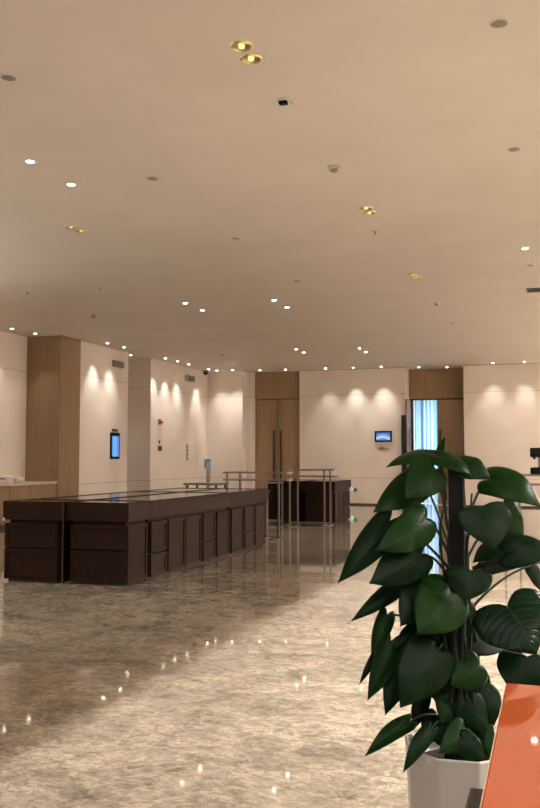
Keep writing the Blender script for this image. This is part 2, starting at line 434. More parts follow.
MB().box(-5.265, -5.248, 8.533, 8.56, .0, .915).build('edge_strip', M['bronze'], c)
MB().box(-6.05, -6.022, 8.523, 8.536, .69, .725).build('clip', M['white'], c)
cabinet('dark brown cabinet behind the near left one, only its top in view', -6.05, -5.265, 9.125, 11.78,
        [('left', 'door', 9.2, 9.8), ('left', 'door', 9.85, 10.45), ('left', 'door', 10.5, 11.1), ('left', 'door', 11.15, 11.7)], G1)
cabinet('dark brown cabinet in the far left of the long island, only its top in view', -6.05, -5.265, 11.78, 13.43,
        [('left', 'door', 11.85, 12.55), ('left', 'door', 12.6, 13.35)], G1)
G2 = 'dark wood cabinets of the far island'
cabinet('dark brown cabinet standing behind the wide steel frame, drawer side towards the plant', -5.235, -4.5, 18.2, 19.78,
        [('front', 'door', -5.17, -4.56), ('right', 'panel', 18.27, 18.62), ('right', 'door', 18.66, 19.1), ('right', 'drawers', 19.14, 19.70)], G2)
cabinet('dark brown cabinet of the far island behind the low tray stand', -6.05, -5.265, 18.2, 19.78,
        [('front', 'door', -5.92, -5.32), ('left', 'door', 18.27, 18.9), ('left', 'door', 18.95, 19.58)], G2)
for z, lab in ((.03, 'small teal light at the foot of the far dark cabinet'), (.70, 'small teal light at counter height on the far dark cabinet')):
    t = thing('indicator_light', lab, 'light')
    MB().box(-4.5 if z > .1 else -4.48, -4.44, 19.64, 19.76, z-.03, z+.05, .004).build('mounting', M['white'], t)
    MB().box(-4.475, -4.435, 19.625, 19.64, z-.02, z+.04).build('lens', M['teal'], t)
t = thing('wall_socket', 'small grey socket plate low on the far wall', 'socket')
MB().box(-5.83, -5.69, 25.885, 25.9, .40, .52, .003).build('plate', M['grey'], t)
MB().box(-5.79, -5.73, 25.88, 25.885, .43, .49).build('outlet', M['dgrey'], t)

# wall-side counter with stone top (left edge of the view)
GB = 'veneered base cabinets of the side counter'
ys = [10.0, 11.35, 12.7, 14.05, 15.0, 15.72, 16.73]
labs = ['brown base cabinet of the side counter, sixth from the wood column', 'brown base cabinet of the side counter, fifth from the wood column', 'brown base cabinet of the side counter, fourth from the wood column',
        'brown base cabinet of the side counter, third from the wood column', 'brown base cabinet of the side counter, second from the wood column', 'brown base cabinet of the side counter, touching the wood column']
for y0, y1, lab in zip(ys, ys[1:], labs):
    t = thing('base_cabinet', lab, 'cabinet', (0, 0, 0), GB)
    MB().box(-11.29, -10.50, y0+.002, y1-.002, .08, .855).build('carcass', M['cab'], t)
    MB().box(-11.29, -10.55, y0+.002, y1-.002, 0, .08).build('plinth', M['toe'], t)
    MB().box(-10.50, -10.48, y0+.006, y1-.006, .09, .85, .002).build('door', M['cab'], t)
t = thing('countertop', 'pale stone worktop along the left wall', 'countertop')
MB().box(-11.29, -10.465, 10.0, 16.73, .855, .905, .004).build('slab', M['stone'], t)
t = thing('paper_packet', 'white packet with pink print lying on the stone worktop', 'packet')
MB().box(-10.95, -10.55, 15.0, 15.25, .905, 1.06, .03).build('wrapper', M['pink'], t)
MB().box(-10.8, -10.6, 14.996, 15.02, .985, 1.01).build('print', M['red'], t)
t = thing('paper_packet', 'white rounded packet with dark print beside the pink one on the worktop', 'packet')
MB().box(-10.85, -10.50, 15.3, 15.55, .905, 1.01, .028).build('wrapper', M['white'], t)
MB().box(-10.78, -10.66, 15.296, 15.32, .94, .96).build('print', M['dgrey'], t)

# ------------------------------------------------------------------ steel frames
def steel_frame(label, x0, x1, posts, yc, depth=.34, tiers=(1.175, 1.045), bottom=((0, 1), (2, 3)), group='stainless serving frames'):
    t = thing('serving_frame', label, 'frame', (0, 0, 0), group)
    for px in posts:
        p = MB(); p.box(px-.018, px+.018, yc-.018, yc+.018, .012, tiers[0]-.03, .003); p.box(px-.03, px+.03, yc-depth/2, yc+depth/2, 0, .012, .002)
        p.build('post', M['steel'], t)
    for z in tiers:
        r = MB()
        r.box(x0, x1, yc-depth/2, yc-depth/2+.03, z-.03, z, .003); r.box(x0, x1, yc+depth/2-.03, yc+depth/2, z-.03, z, .003)
        for px in (x0, x1-.03): r.box(px, px+.03, yc-depth/2+.03, yc+depth/2-.03, z-.03, z, .002)
        for px in posts: r.box(px-.012, px+.012, yc-depth/2+.03, yc+depth/2-.03, z-.03, z-.012)
        r.build('shelf_rim', M['steel'], t)
        MB().box(x0+.03, x1-.03, yc-depth/2+.03, yc+depth/2-.03, z-.011, z-.002).build('glass_shelf', M['glass'], t)
    for i, j in bottom: MB().box(posts[i]+.018, posts[j]-.018, yc-.012, yc+.012, .04, .065).build('bottom_rail', M['steel'], t)
    return t
steel_frame('two-tier steel frame standing just behind the long dark island', -5.60, -4.40, (-5.58, -5.33, -4.84, -4.61), 14.52, .34)
steel_frame('two-tier steel frame standing in front of the far dark cabinet', -5.42, -4.36, (-5.37, -5.19, -4.61, -4.48), 17.72, .34, (1.185, 1.05), ((0, 3),))
steel_frame('two-tier steel frame by the far right wall carrying a black machine', -.80, .90, (-.72, -.50, .6, .82), 13.8, .40, (1.17, 1.03), ((0, 3),))
t = thing('tray_stand', 'low steel tray stand in front of the far island, left of the tall frame', 'stand')
for px in (-5.96, -5.60):
    for py in (17.62, 17.92): MB().box(px-.015, px+.015, py-.015, py+.015, 0, .87, .002).build('leg', M['steel'], t)
b = MB(); b.box(-5.98, -5.58, 17.6, 17.94, .87, .90, .003); b.build('tray', M['steel'], t)
for y in (17.61, 17.91): MB().box(-5.945, -5.615, y, y+.02, .06, .085).build('bottom_rail', M['steel'], t)
t = thing('side_table', 'low steel-legged table beyond the long island by the left wall', 'table')
for px in (-9.0, -8.2):
    for py in (20.55, 21.2): MB().box(px-.025, px+.025, py-.025, py+.025, 0, .73, .002).build('leg', M['bronze'], t)
MB().box(-9.08, -8.12, 20.47, 21.28, .73, .78, .004).build('tabletop', M['steel'], t)
# machine on the right frame
t = thing('coffee_machine', 'black coffee machine with grey column on the far right steel frame', 'machine')
MB().box(-.33, .12, 13.65, 13.95, 1.17, 1.27, .012).build('base', M['black'], t)
MB().box(-.22, .12, 13.78, 13.95, 1.27, 1.43, .008).build('column', M['grey'], t)
MB().box(-.33, .12, 13.65, 13.95, 1.43, 1.57, .014).build('head', M['black'], t)
MB().tube([(-.27, 13.72, 1.43), (-.27, 13.72, 1.395)], .02).build('spout', M['black'], t)
# sign stand at the far left corner
t = thing('sign_stand', 'blue and white sign on a short brown stand in the far left corner', 'sign')
MB().box(-10.38, -10.18, 25.02, 25.05, 1.12, 1.4, .004).build('sign_panel', M['blue'], t)
MB().box(-10.32, -10.2, 25.03, 25.09, .02, 1.15, .006).build('post', M['grey'], t)
MB().box(-10.40, -10.12, 24.95, 25.17, 0, .02, .004).build('foot', M['bronze'], t)

# ------------------------------------------------------------------ things on the walls
t = thing('wall_screen', 'upright blue screen on the left wall', 'screen')
MB().box(-10.45, -10.41, 19.07, 19.52, 1.40, 2.06, .006).build('bezel', M['black'], t)
MB().box(-10.41, -10.407, 19.12, 19.47, 1.46, 1.97).build('display', M['screen_tall'], t)
t = thing('wall_sensor', 'small black sensor just above the upright blue screen', 'sensor')
MB().box(-10.45, -10.40, 19.16, 19.40, 2.085, 2.15, .008).build('body', M['dgrey'], t)
t = thing('wall_screen', 'small landscape screen on the far wall', 'screen')
MB().box(-5.14, -4.62, 25.86, 25.9, 1.915, 2.25, .006).build('bezel', M['black'], t)
MB().box(-5.09, -4.67, 25.857, 25.86, 1.965, 2.20).build('display', M['screen_wide'], t)
t = thing('wall_plaque', 'small brass lettering under the landscape screen', 'sign')
b = MB()
for x, w_, h_ in ((-5.04, .05, .05), (-4.985, .04, .09), (-4.94, .05, .10), (-4.885, .04, .07), (-4.83, .035, .04), (-4.78, .05, .05)):
    b.box(x, x+w_, 25.885, 25.9, 1.68, 1.68+h_, .003)
b.build('lettering', M['brass'], t)
def vent(label, y0, y1, z0, z1):
    t = thing('wall_vent', label, 'vent', (0, 0, 0), 'grey wall vents')
    f = MB(); f.box(-10.45, -10.36, y0, y1, z0, z0+.025); f.box(-10.45, -10.36, y0, y1, z1-.025, z1); f.box(-10.45, -10.36, y0, y0+.03, z0+.025, z1-.025); f.box(-10.45, -10.36, y1-.03, y1, z0+.025, z1-.025)
    f.build('frame', M['grey'], t)
    b = MB(); b.box(-10.45, -10.43, y0+.03, y1-.03, z0+.025, z1-.025); b.build('backing', M['dgrey'], t)
    b = MB()
    for k in range(3):
        z = z0+.04+k*(z1-z0-.06)/3; b.box(-10.43, -10.37, y0+.03, y1-.03, z, z+.014)
    b.build('slats', M['grey'], t)
vent('grey louvred vent high on the wall above the upright blue screen', 19.13, 19.62, 3.72, 3.87)
vent('grey louvred vent high on the wall near the far left corner', 23.62, 24.2, 3.75, 3.92)
t = thing('fire_alarm', 'dark red alarm beacon high on the left wall past the niche', 'alarm')
MB().box(-10.45, -10.42, 21.83, 21.98, 2.36, 2.52, .005).build('mounting_plate', M['red'], t)
MB().lathe([(0, .07), (.04, .06), (.055, .02), (.055, 0), (0, 0)], 16).build('beacon', M['red'], t, (-10.39, 21.905, 2.40), True)
t = thing('call_point', 'small red call point below the alarm beacon', 'alarm')
MB().box(-10.45, -10.40, 21.82, 21.97, 1.63, 1.77, .008).build('mounting_box', M['red'], t)
MB().box(-10.40, -10.397, 21.85, 21.94, 1.67, 1.73).build('press_plate', M['dgrey'], t)
t = thing('wall_switch', 'tiny dark switch between the alarm beacon and call point', 'switch')
MB().box(-10.45, -10.43, 21.86, 21.92, 1.83, 1.92, .004).build('body', M['dgrey'], t)
for k in range(4):
    t = thing('wall_switch', 'small grey switch plate near the far left corner, %s' % ('lowest of the column', 'second from the bottom', 'third from the bottom', 'topmost of the column')[k], 'switch', (0, 0, 0), 'grey switches in an upright row')
    z = 1.37 + k*.12
    MB().box(-10.45, -10.435, 23.77, 23.88, z, z+.1, .003).build('plate', M['grey'], t)
    MB().box(-10.435, -10.43, 23.8, 23.85, z+.03, z+.07).build('rocker', M['dgrey'], t)
t = thing('security_camera', 'black dome camera under the ceiling in the far left corner', 'camera')
MB().lathe([(0, 0), (.085, 0), (.085, -.05), (.075, -.06), (0, -.06)], 20).build('ceiling_mount', M['grey'], t, (-10.28, 24.85, H), True)
MB().lathe([(.072, -.06), (.07, -.10), (.045, -.135), (0, -.145)], 20).build('dome', M['black'], t, (-10.28, 24.85, H), True)

# ------------------------------------------------------------------ ceiling fixtures
WARM = (1.0, .93, .85)
def spot_light(parent, energy, size, blend=1., color=WARM, rad=.03, rot=(0, 0, 0), z=-.06):
    l = bpy.data.lights.new('bulb', 'SPOT'); l.energy = energy; l.spot_size = math.radians(size); l.spot_blend = blend
    l.color = color; l.shadow_soft_size = rad
    o = bpy.data.objects.new('bulb', l); col.objects.link(o); o.parent = parent; o.location = (0, 0, z); o.rotation_euler = rot
    return o
def make_downlight():
    t = thing('downlight', 'x', 'ceiling light', (0, 0, H))
    MB().lathe([(.038, 0), (.062, 0), (.062, -.004), (.056, -.009), (.042, -.009), (.038, -.004)], 24, closed=True).build('trim_ring', M['ring'], t, smooth=True)
    MB().lathe([(0, -.001), (.038, -.001), (.036, -.006), (.024, -.015), (0, -.018)], 20).build('lamp', M['lamp'], t)
    return t
def make_gold():
    t = thing('downlight', 'x', 'ceiling light', (0, 0, H))
    MB().lathe([(.062, 0), (.078, 0), (.078, -.004), (.070, -.014), (.062, -.012)], 28, closed=True).build('trim_ring', M['gold'], t, smooth=True)
    MB().lathe([(.062, -.011), (.045, -.004), (.02, -.001), (0, -.001)], 28).build('reflector', M['gold'], t, smooth=True)
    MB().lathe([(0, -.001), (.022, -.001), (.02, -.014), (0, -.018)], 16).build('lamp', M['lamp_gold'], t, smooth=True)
    return t
proto = None
LIT = [  # x, y, label, energy, cone
 (-4.57, 6.76, 'lit downlight nearest the left edge of the open ceiling', 60, 75, 'open ceiling downlights'),
 (-4.565, 7.47, 'lit downlight second from the left edge of the open ceiling', 60, 75, 'open ceiling downlights'),
 (-6.16, 13.92, 'lit downlight over the long island, nearer of the left pair', 60, 75, 'open ceiling downlights'),
 (-6.15, 14.69, 'lit downlight over the long island, farther of the left pair', 60, 75, 'open ceiling downlights'),
 (-4.57, 14.14, 'lit downlight above the steel frame behind the island, nearer of its pair', 60, 75, 'open ceiling downlights'),
 (-4.56, 14.88, 'lit downlight above the steel frame behind the island, farther of its pair', 60, 75, 'open ceiling downlights'),
 (-6.1, 20.69, 'lit downlight before the double door, nearer of its pair', 50, 75, 'open ceiling downlights'),
 (-6.1, 21.38, 'lit downlight before the double door, farther of its pair', 50, 75, 'open ceiling downlights'),
 (-4.54, 21.0, 'lit downlight before the landscape screen, nearer of its pair', 50, 75, 'open ceiling downlights'),
 (-4.55, 21.8, 'lit downlight before the landscape screen, farther of its pair', 50, 75, 'open ceiling downlights'),
 (-.295, 11.65, 'small lit downlight at the right edge of the ceiling', 50, 75, 'open ceiling downlights'),
 (-10.87, 14.82, 'lit wall downlight over the stone worktop, first from the left edge', 22, 84, 'wall-washing downlights'),
 (-10.87, 15.52, 'lit wall downlight over the stone worktop, second from the left edge', 22, 84, 'wall-washing downlights'),
 (-10.80, 16.29, 'lit wall downlight right before the wood column', 14, 70, 'wall-washing downlights'),
 (-10.07, 18.2, 'lit wall downlight on the near side of the upright screen', 36, 84, 'wall-washing downlights'),
 (-10.05, 19.0, 'lit wall downlight directly over the upright screen', 36, 84, 'wall-washing downlights'),
 (-10.64, 20.5, 'lit wall downlight inside the niche mouth', 22, 84, 'wall-washing downlights'),
 (-10.07, 21.45, 'lit wall downlight first past the niche', 36, 84, 'wall-washing downlights'),
 (-10.06, 22.22, 'lit wall downlight second past the niche', 36, 84, 'wall-washing downlights'),
 (-10.06, 23.02, 'lit wall downlight third past the niche', 36, 84, 'wall-washing downlights'),
 (-10.04, 24.5, 'lit wall downlight beside the dome camera', 40, 84, 'wall-washing downlights'),
 (-9.95, 24.95, 'lit wall downlight on the short far-left wall, next to the corner', 28, 84, 'wall-washing downlights'),
 (-9.42, 24.95, 'lit wall downlight on the short far-left wall, next to the double door', 34, 84, 'wall-washing downlights'),
 (-8.64, 25.3, 'lit wall downlight over the left leaf of the closed door', 12, 60, 'wall-washing downlights'),
 (-7.82, 25.35, 'lit wall downlight over the right leaf of the closed door', 12, 60, 'wall-washing downlights'),
 (-6.55, 25.40, 'lit wall downlight on the far wall, nearest the closed door', 20, 84, 'wall-washing downlights'),
 (-5.71, 25.46, 'lit wall downlight on the far wall, left of the landscape screen', 36, 84, 'wall-washing downlights'),
 (-4.85, 25.46, 'lit wall downlight on the far wall, above the landscape screen', 36, 84, 'wall-washing downlights'),
 (-3.79, 25.95, 'lit wall downlight over the open door leaf', 8, 60, 'wall-washing downlights'),
 (-2.98, 26.2, 'lit wall downlight over the right leaf of the open door', 8, 60, 'wall-washing downlights'),
 (-1.6, 25.46, 'lit wall downlight on the far wall, first right of the open door', 24, 84, 'wall-washing downlights'),
 (-.72, 25.46, 'lit wall downlight on the far wall, second right of the open door', 24, 84, 'wall-washing downlights'),
]
K_OPEN, K_WALL = 1.3, 2.9
for (x, y, lab, en, cone, g) in LIT:
    if proto is None: proto = make_downlight(); o = proto
    else: o = copy_tree(proto)
    o.location = (x, y, H); o['label'] = lab; o['group'] = g
    o['_sp'] = (en*(K_OPEN if g[0] == 'o' else K_WALL), cone)
for o in [q for q in list(col.objects) if '_sp' in q.keys()]:
    en, cone = o['_sp']; del o['_sp']
    
    x, y = o.location.x, o.location.y
    if cone > 80:      # wall washers lean towards the wall beside them
        lean = math.radians(11)
        spot_light(o, en, 60, 1., rot=((lean, 0, 0) if y > 24.9 else (0, lean, 0)), rad=.03)
    else:
        spot_light(o, en, cone)
goldp = None
for (x, y, lab) in [
 (-1.932, 5.27, 'gold unlit downlight in the middle of the near ceiling, upper left of the twin'), (-1.931, 5.46, 'gold unlit downlight in the middle of the near ceiling, lower right of the twin'),
 (-5.42, 8.88, 'gold recessed downlight at left over the island, left one of its pair'), (-5.39, 9.07, 'gold recessed downlight at left over the island, right one of its pair'),
 (-1.91, 9.21, 'gold recessed downlight past the smoke detector, left one of its pair'), (-1.91, 9.40, 'gold recessed downlight past the smoke detector, right one of its pair'),
 (-1.95, 12.85, 'gold recessed downlight before the conical detector, left one of its pair'), (-1.93, 13.02, 'gold recessed downlight before the conical detector, right one of its pair'),
 (-1.92, 22.5, 'gold recessed downlight above the open door, nearer of its pair'), (-1.88, 23.3, 'gold recessed downlight above the open door, farther of its pair')]:
    if goldp is None: goldp = make_gold(); o = goldp
    else: o = copy_tree(goldp)
    o.location = (x, y, H); o['label'] = lab; o['group'] = 'gold twin downlights'
dp = None
for (x, y, lab) in [(-1.923, 7.8, 'white smoke detector in the middle of the ceiling'), (-1.906, 15.3, 'conical smoke detector farther along the ceiling, in line with the first'),
                    (-8.37, 14.55, 'grey smoke detector at left before the wood column'), (-8.23, 21.05, 'small smoke detector before the far left corner')]:
    if dp is None:
        dp = o = thing('smoke_detector', lab, 'detector', (0, 0, H))
        MB().lathe([(0, 0), (.062, 0), (.062, -.014), (.052, -.022), (0, -.022)], 24).build('base', M['ring'], o, smooth=True)
        MB().lathe([(.036, -.022), (.034, -.042), (.02, -.052), (0, -.054)], 20).build('sensor_dome', M['grey'], o, smooth=True)
    else: o = copy_tree(dp)
    o.location = (x, y, H); o['label'] = lab; o['group'] = 'ceiling smoke detectors'
sp_ = None
for (x, y, lab) in [(-3.707, 5.19, 'round grey ceiling speaker near the left edge'), (-.271, 5.5, 'round grey ceiling speaker near the top right corner'),
                    (-.276, 7.84, 'round pale ceiling speaker at right behind the corner one'), (-3.70, 7.56, 'round pale ceiling speaker at left past the lit pair'),
                    (-3.727, 9.98, 'round pale ceiling speaker over the island, in the middle of the ceiling'), (-3.737, 12.73, 'round dark ceiling speaker before the steel frame lights'),
                    (-.244, 12.71, 'round pale ceiling speaker at the right edge past the lit downlight')]:
    if sp_ is None:
        sp_ = o = thing('ceiling_speaker', lab, 'speaker', (0, 0, H))
        MB().lathe([(.052, 0), (.066, 0), (.066, -.004), (.058, -.010), (.052, -.006)], 28, closed=True).build('rim', M['white'], o, smooth=True)
        MB().lathe([(0, -.001), (.052, -.001), (.052, -.005), (0, -.007)], 28).build('grille', M['grey'], o, smooth=True)
    else: o = copy_tree(sp_)
    o.location = (x, y, H); o['label'] = lab; o['group'] = 'round ceiling speakers'
spk = None
for (x, y, lab) in [(-6.93, 12.26, 'small sprinkler at left over the far part of the island'), (-8.25, 12.18, 'small sprinkler near the left edge of the ceiling'), (-7.05, 16.87, 'small sprinkler before the niche, left of the lit pair'),
                    (-1.89, 17.57, 'small sprinkler past the conical detector'), (-2.0, 10.2, 'small sprinkler past the gold pair in the middle')]:
    if spk is None:
        spk = o = thing('ceiling_sprinkler', lab, 'sprinkler', (0, 0, H))
        MB().lathe([(0, 0), (.042, 0), (.042, -.003), (.03, -.008), (0, -.008)], 20).build('cover', M['ring'], o, smooth=True)
        MB().lathe([(0, -.008), (.009, -.008), (.007, -.03), (.018, -.032), (.018, -.035), (0, -.036)], 12).build('head', M['steel'], o)
    else: o = copy_tree(spk)
    o.location = (x, y, H); o['label'] = lab; o['group'] = 'ceiling sprinklers'
t = thing('motion_sensor', 'white ceiling sensor with a black window past the gold twin lights', 'sensor', (-1.913, 6.2, H))
MB().lathe([(0, 0), (.06, 0), (.06, -.006), (.05, -.012), (0, -.014)], 24).build('body', M['white'], t, smooth=True)
MB().box(-.045, .02, -.03, .015, -.036, -.008, .004).build('window', M['black'], t)
MB().tube([(.035, .0, -.008), (.055, -.005, -.03), (.065, -.01, -.05)], .0035, 6).build('wire', M['grey'], t)
t = thing('ceiling_vent', 'long dark slot vent at the right edge of the ceiling', 'vent')
f = MB(); f.box(-.36, .9, 14.45, 14.48, H-.012, H); f.box(-.36, .9, 14.75, 14.78, H-.012, H); f.box(-.36, -.33, 14.48, 14.75, H-.012, H); f.box(.87, .9, 14.48, 14.75, H-.012, H)
f.build('frame', M['dgrey'], t)
MB().box(-.33, .87, 14.48, 14.75, H-.006, H).build('slot', M['black'], t)
b = MB()
for y in (14.55, 14.62, 14.69): b.box(-.33, .87, y, y+.012, H-.014, H-.006)
b.build('slats', M['dgrey'], t)

# ------------------------------------------------------------------ orange counter in the foreground
t = thing('orange_counter', 'glossy orange counter top in the right foreground', 'counter')
MB().box(-.087, .85, .55, 1.622, .985, 1.0, .002).build('top', M['orange'], t)
MB().box(-.0885, -.087, .55, 1.62, .994, .9995).build('edge_band', M['edge'], t)
MB().box(-.06, .8, .6, 1.28, .06, .985).build('body', M['char'], t)
MB().box(-.02, .76, .64, 1.24, 0, .06).build('plinth', M['toe'], t)
MB().box(-.123, -.06, .6, 1.294, .90, .93, .003).build('side_ledge', M['char'], t)

# ------------------------------------------------------------------ camera
F = 860.; HZ = 459.
pitch = math.atan(55./F); yaw = math.atan((553-270)/math.hypot(F, 55.))
cam = bpy.data.cameras.new('camera'); co = bpy.data.objects.new('camera', cam); col.objects.link(co)
co.location = (0, 0, 1.4); co.rotation_euler = (PI/2 + pitch, 0, yaw)
cam.sensor_fit = 'VERTICAL'; cam.sensor_height = 36.; cam.lens = 36.*F/808.; cam.clip_start = .05; cam.clip_end = 200
scene.camera = co

# ------------------------------------------------------------------ plant
Rm = Matrix.Rotation(yaw, 3, 'Z') @ Matrix.Rotation(PI/2 + pitch, 3, 'X')
RIGHT, UPV, BACK = Rm @ Vector((1, 0, 0)), Rm @ Vector((0, 1, 0)), Rm @ Vector((0, 0, 1))
def at(px, py, d):          # point of the plant seen at (px, py), d metres from the viewer
    return Vector((0, 0, 1.4)) + RIGHT*((px-270)/F*d) + UPV*((404-py)/F*d) - BACK*d
D0 = 2.55
PX, PY = -.272, 2.592       # pot centre
plant = thing('potted_plant', 'tall large-leaved climbing plant on a dark pole in a white faceted pot', 'plant', (PX, PY, 0))
def loc(v): return Vector(v) - Vector((PX, PY, 0))
pb = MB()
ZR = .58
pb.lathe([(0, 0), (.130, 0), (.137, .02), (.163, ZR-.02), (.165, ZR), (.153, ZR), (.149, ZR-.06), (0, ZR-.06)], 9)
po = pb.build('pot', M['pot'], plant); po.rotation_euler = (0, 0, math.radians(14))
bv = po.modifiers.new('soft', 'BEVEL'); bv.width = .008; bv.segments = 3; bv.limit_method = 'ANGLE'; bv.angle_limit = math.radians(25)
MB().lathe([(0, ZR-.055), (.14, ZR-.06), (.14, ZR-.068), (0, ZR-.068)], 9).build('soil', M['soil'], plant)
b = MB(); b.box(-.022, .022, -.022, .022, ZR-.06, 1.392, .004); b.build('moss_pole', M['pole'], plant)
# climbing stems winding up the pole
for k in range(13):
    a0 = k*.9; pts = []
    top = .95 + .05*(k*5 % 9)
    for i in range(15):
        f_ = i/14; r = (.034 + .012*math.sin(3*f_+k))*(1 + .25*(1-f_)*(k % 2)) + .006*math.sin(17*f_ + 2*k)
        a = a0 + 1.3*f_*(1 if k % 2 else -1)
        pts.append((r*math.cos(a), r*math.sin(a), ZR-.07 + (top-ZR+.07)*f_))
    MB().tube(pts, .0075, 8, .0025).build('stem', M['stem_dark'], plant, smooth=True)

def leaf(base, tip, wpx, roll=0., db=0., dt=-.08, arch=.12, fold=.18, mat='leaf', ppx=None, droop=0., wav=0., notch=.15):
    """base, tip: pixel positions; wpx: full blade width in pixels (unforeshortened); roll: tilt of the blade towards the sky"""
    B, T = at(*base, D0+db), at(*tip, D0+dt)
    L = T - B; ln = L.length; l = L.normalized()
    n = BACK - l*BACK.dot(l); n.normalize(); s = l.cross(n)
    if s.z < 0: s = -s
    ra = math.radians(roll); nn = n*math.cos(ra) + s*math.sin(ra); ss = l.cross(nn)
    Wd = wpx/F*D0/2
    NT, NS = 18, 14
    rnd = random.Random(int(base[0]*7+tip[1]*13)); bend = rnd.uniform(-.07, .07); wav = wav or rnd.uniform(.02, .06); ph_ = rnd.uniform(0, 6); tw = rnd.uniform(-.25, .25)
    bm = bmesh.new(); uvl = bm.loops.layers.uv.new('UVMap'); rows = []
    for i in range(NT+1):
        t_ = i/NT; wv = (1-t_**1.7)**1.15*(.66+.58*t_)/.73
        if t_ > .9: wv = max(wv, .03)
        if i == NT: wv = .008
        row = []
        for j in range(NS+1):
            q = -1 + 2*j/NS; aq = abs(q)
            back = notch*(1-t_)**3*math.sin(PI*min(1, aq*.93))**.9
            if t_ < .001: pass
            al = t_ - back
            hgt = arch*4*t_*(1-t_)*ln*.5 - droop*t_*t_*ln
            fo = (-fold*aq**1.6)*Wd*wv if fold else 0
            wv2 = wav*Wd*(math.sin(t_*12 + ph_ + q*2.)*aq*aq) + tw*t_*t_*q*Wd*wv
            p = B + l*(al*ln) + ss*(q*Wd*wv + bend*ln*math.sin(PI*t_)*(1-t_*.5)) + nn*(hgt + fo + wv2)
            row.append((bm.verts.new(loc(p)), (t_, .5+.5*q)))
        rows.append(row)
    for a, c_ in zip(rows, rows[1:]):
        for j in range(NS):
            vs = (a[j], a[j+1], c_[j+1], c_[j])
            fc = bm.faces.new([v[0] for v in vs]); fc.smooth = True
            for lp, v in zip(fc.loops, vs): lp[uvl].uv = v[1]
    me = bpy.data.meshes.new('leaf'); bm.to_mesh(me); bm.free(); me.materials.append(M[mat])
    o = bpy.data.objects.new('leaf', me); col.objects.link(o); o.parent = plant
    so = o.modifiers.new('thick', 'SOLIDIFY'); so.thickness = .0008; so.offset = 0
    # petiole from the stems to the leaf base
    if ppx is None: ppx = (455, min(base[1]+55, 742))
    P0 = at(ppx[0], ppx[1], D0 + .0)
    mid = (P0+B)/2 + Vector((0, 0, .04)) if ppx[1] < 735 else (P0+B)/2 + Vector((0, 0, .05))
    pts = [P0*(1-u)**2 + mid*2*u*(1-u) + B*u*u for u in [k/10 for k in range(11)]] + [B + l*ln*.10]
    mb = MB().tube([loc(p) for p in pts], .0045, 8, .0028)
    mb.build('petiole', M['stem' if mat != 'leaf' else 'stem_dark'], o, smooth=True)
    return o
S = 2.138
def c(x, y): return (330 + x/S, 430 + y/S)
L_ = leaf
# upper tier
L_(c(236, 54), c(120, 80), 26, 58, 0, -.02, .34, .3, 'leaf2', ppx=(446, 520))
L_(c(232, 62), c(246, 14), 8, 20, 0, -.01, .05, .5, 'leaf2', ppx=(446, 500))
L_(c(232, 56), c(302, 96), 26, 45, -.03, -.06, .3, .2, 'leaf2', ppx=(446, 520))
L_(c(280, 74), c(344, 104), 28, 30, -.02, -.04, .25, .2, 'leaf2', ppx=(466, 520))
L_(c(224, 82), c(160, 146), 40, 8, -.05, -.11, .1, .2, 'leaf2', ppx=(448, 530), notch=.1)
L_(c(196, 104), c(92, 176), 38, 25, .04, -.03, .15, .2, 'leaf2', ppx=(450, 550))
L_(c(206, 188), c(96, 258), 40, 8, -.06, -.14, .18, .2, 'leaf2', ppx=(450, 560), notch=.1)
L_(c(128, 194), c(16, 328), 32, 10, -.03, -.1, .2, .3, 'leaf', ppx=(450, 570))
L_(c(196, 266), c(84, 328), 44, 6, -.06, -.13, .15, .3, 'leaf', ppx=(450, 580), wav=.05)
L_(c(338, 106), c(452, 166), 38, 28, -.02, -.06, .35, .15, 'leaf2', ppx=(468, 520), notch=.12)
L_(c(324, 164), c(354, 254), 56, 12, -.10, -.14, .12, .15, 'leaf', ppx=(462, 560), notch=.06)
L_(c(368, 165), c(412, 240), 34, 5, .03, .0, .1, .2, 'leaf2', ppx=(462, 570))
L_(c(366, 245), c(305, 284), 24, 40, .05, .02, .1, .2, 'leaf', ppx=(462, 590))
L_(c(374, 262), c(480, 258), 34, 25, -.05, -.05, .3, .15, 'leaf', ppx=(462, 600))
L_(c(328, 300), c(462, 284), 24, 62, .0, .02, .2, .1, 'leaf3', ppx=(462, 590))
L_(c(430, 290), c(450, 345), 16, 20, .06, .05, .1, .2, 'leaf3', ppx=(470, 610))
# middle tier
L_(c(206, 326), c(150, 420), 40, 6, -.05, -.12, .12, .2, 'leaf', ppx=(455, 610))
L_(c(258, 346), c(186, 438), 56, 10, -.08, -.16, .15, .22, 'leaf2', ppx=(455, 620), wav=.04)
L_(c(300, 300), c(290, 366), 46, 12, -.10, -.13, .1, .18, 'leaf', ppx=(458, 600), notch=.08)
L_(c(158, 324), c(44, 410), 20, 20, .02, -.05, .18, .4, 'leaf', ppx=(455, 600))
L_(c(150, 345), c(60, 402), 16, -20, .03, -.02, .1, .3, 'leaf2', ppx=(455, 610))
L_(c(122, 395), c(88, 478), 19, 10, .0, -.04, .12, .3, 'leaf2', ppx=(453, 640))
L_(c(130, 452), c(80, 578), 26, 8, -.03, -.08, .1, .35, 'leaf2', ppx=(453, 640))
L_(c(104, 470), c(62, 545), 9, 10, .03, .0, .1, .3, 'leaf3', ppx=(453, 640))
L_(c(214, 424), c(134, 468), 26, 15, -.02, -.05, .15, .3, 'leaf', ppx=(455, 640))
L_(c(232, 470), c(150, 594), 54, 6, -.10, -.17, .12, .18, 'leaf', ppx=(455, 650), notch=.1)
L_(c(168, 480), c(118, 610), 30, 5, -.01, -.05, .1, .25, 'leaf', ppx=(455, 660))
L_(c(378, 378), c(440, 480), 80, 14, -.10, -.16, .18, .15, 'leaf_ribbed', ppx=(468, 620), notch=.2)
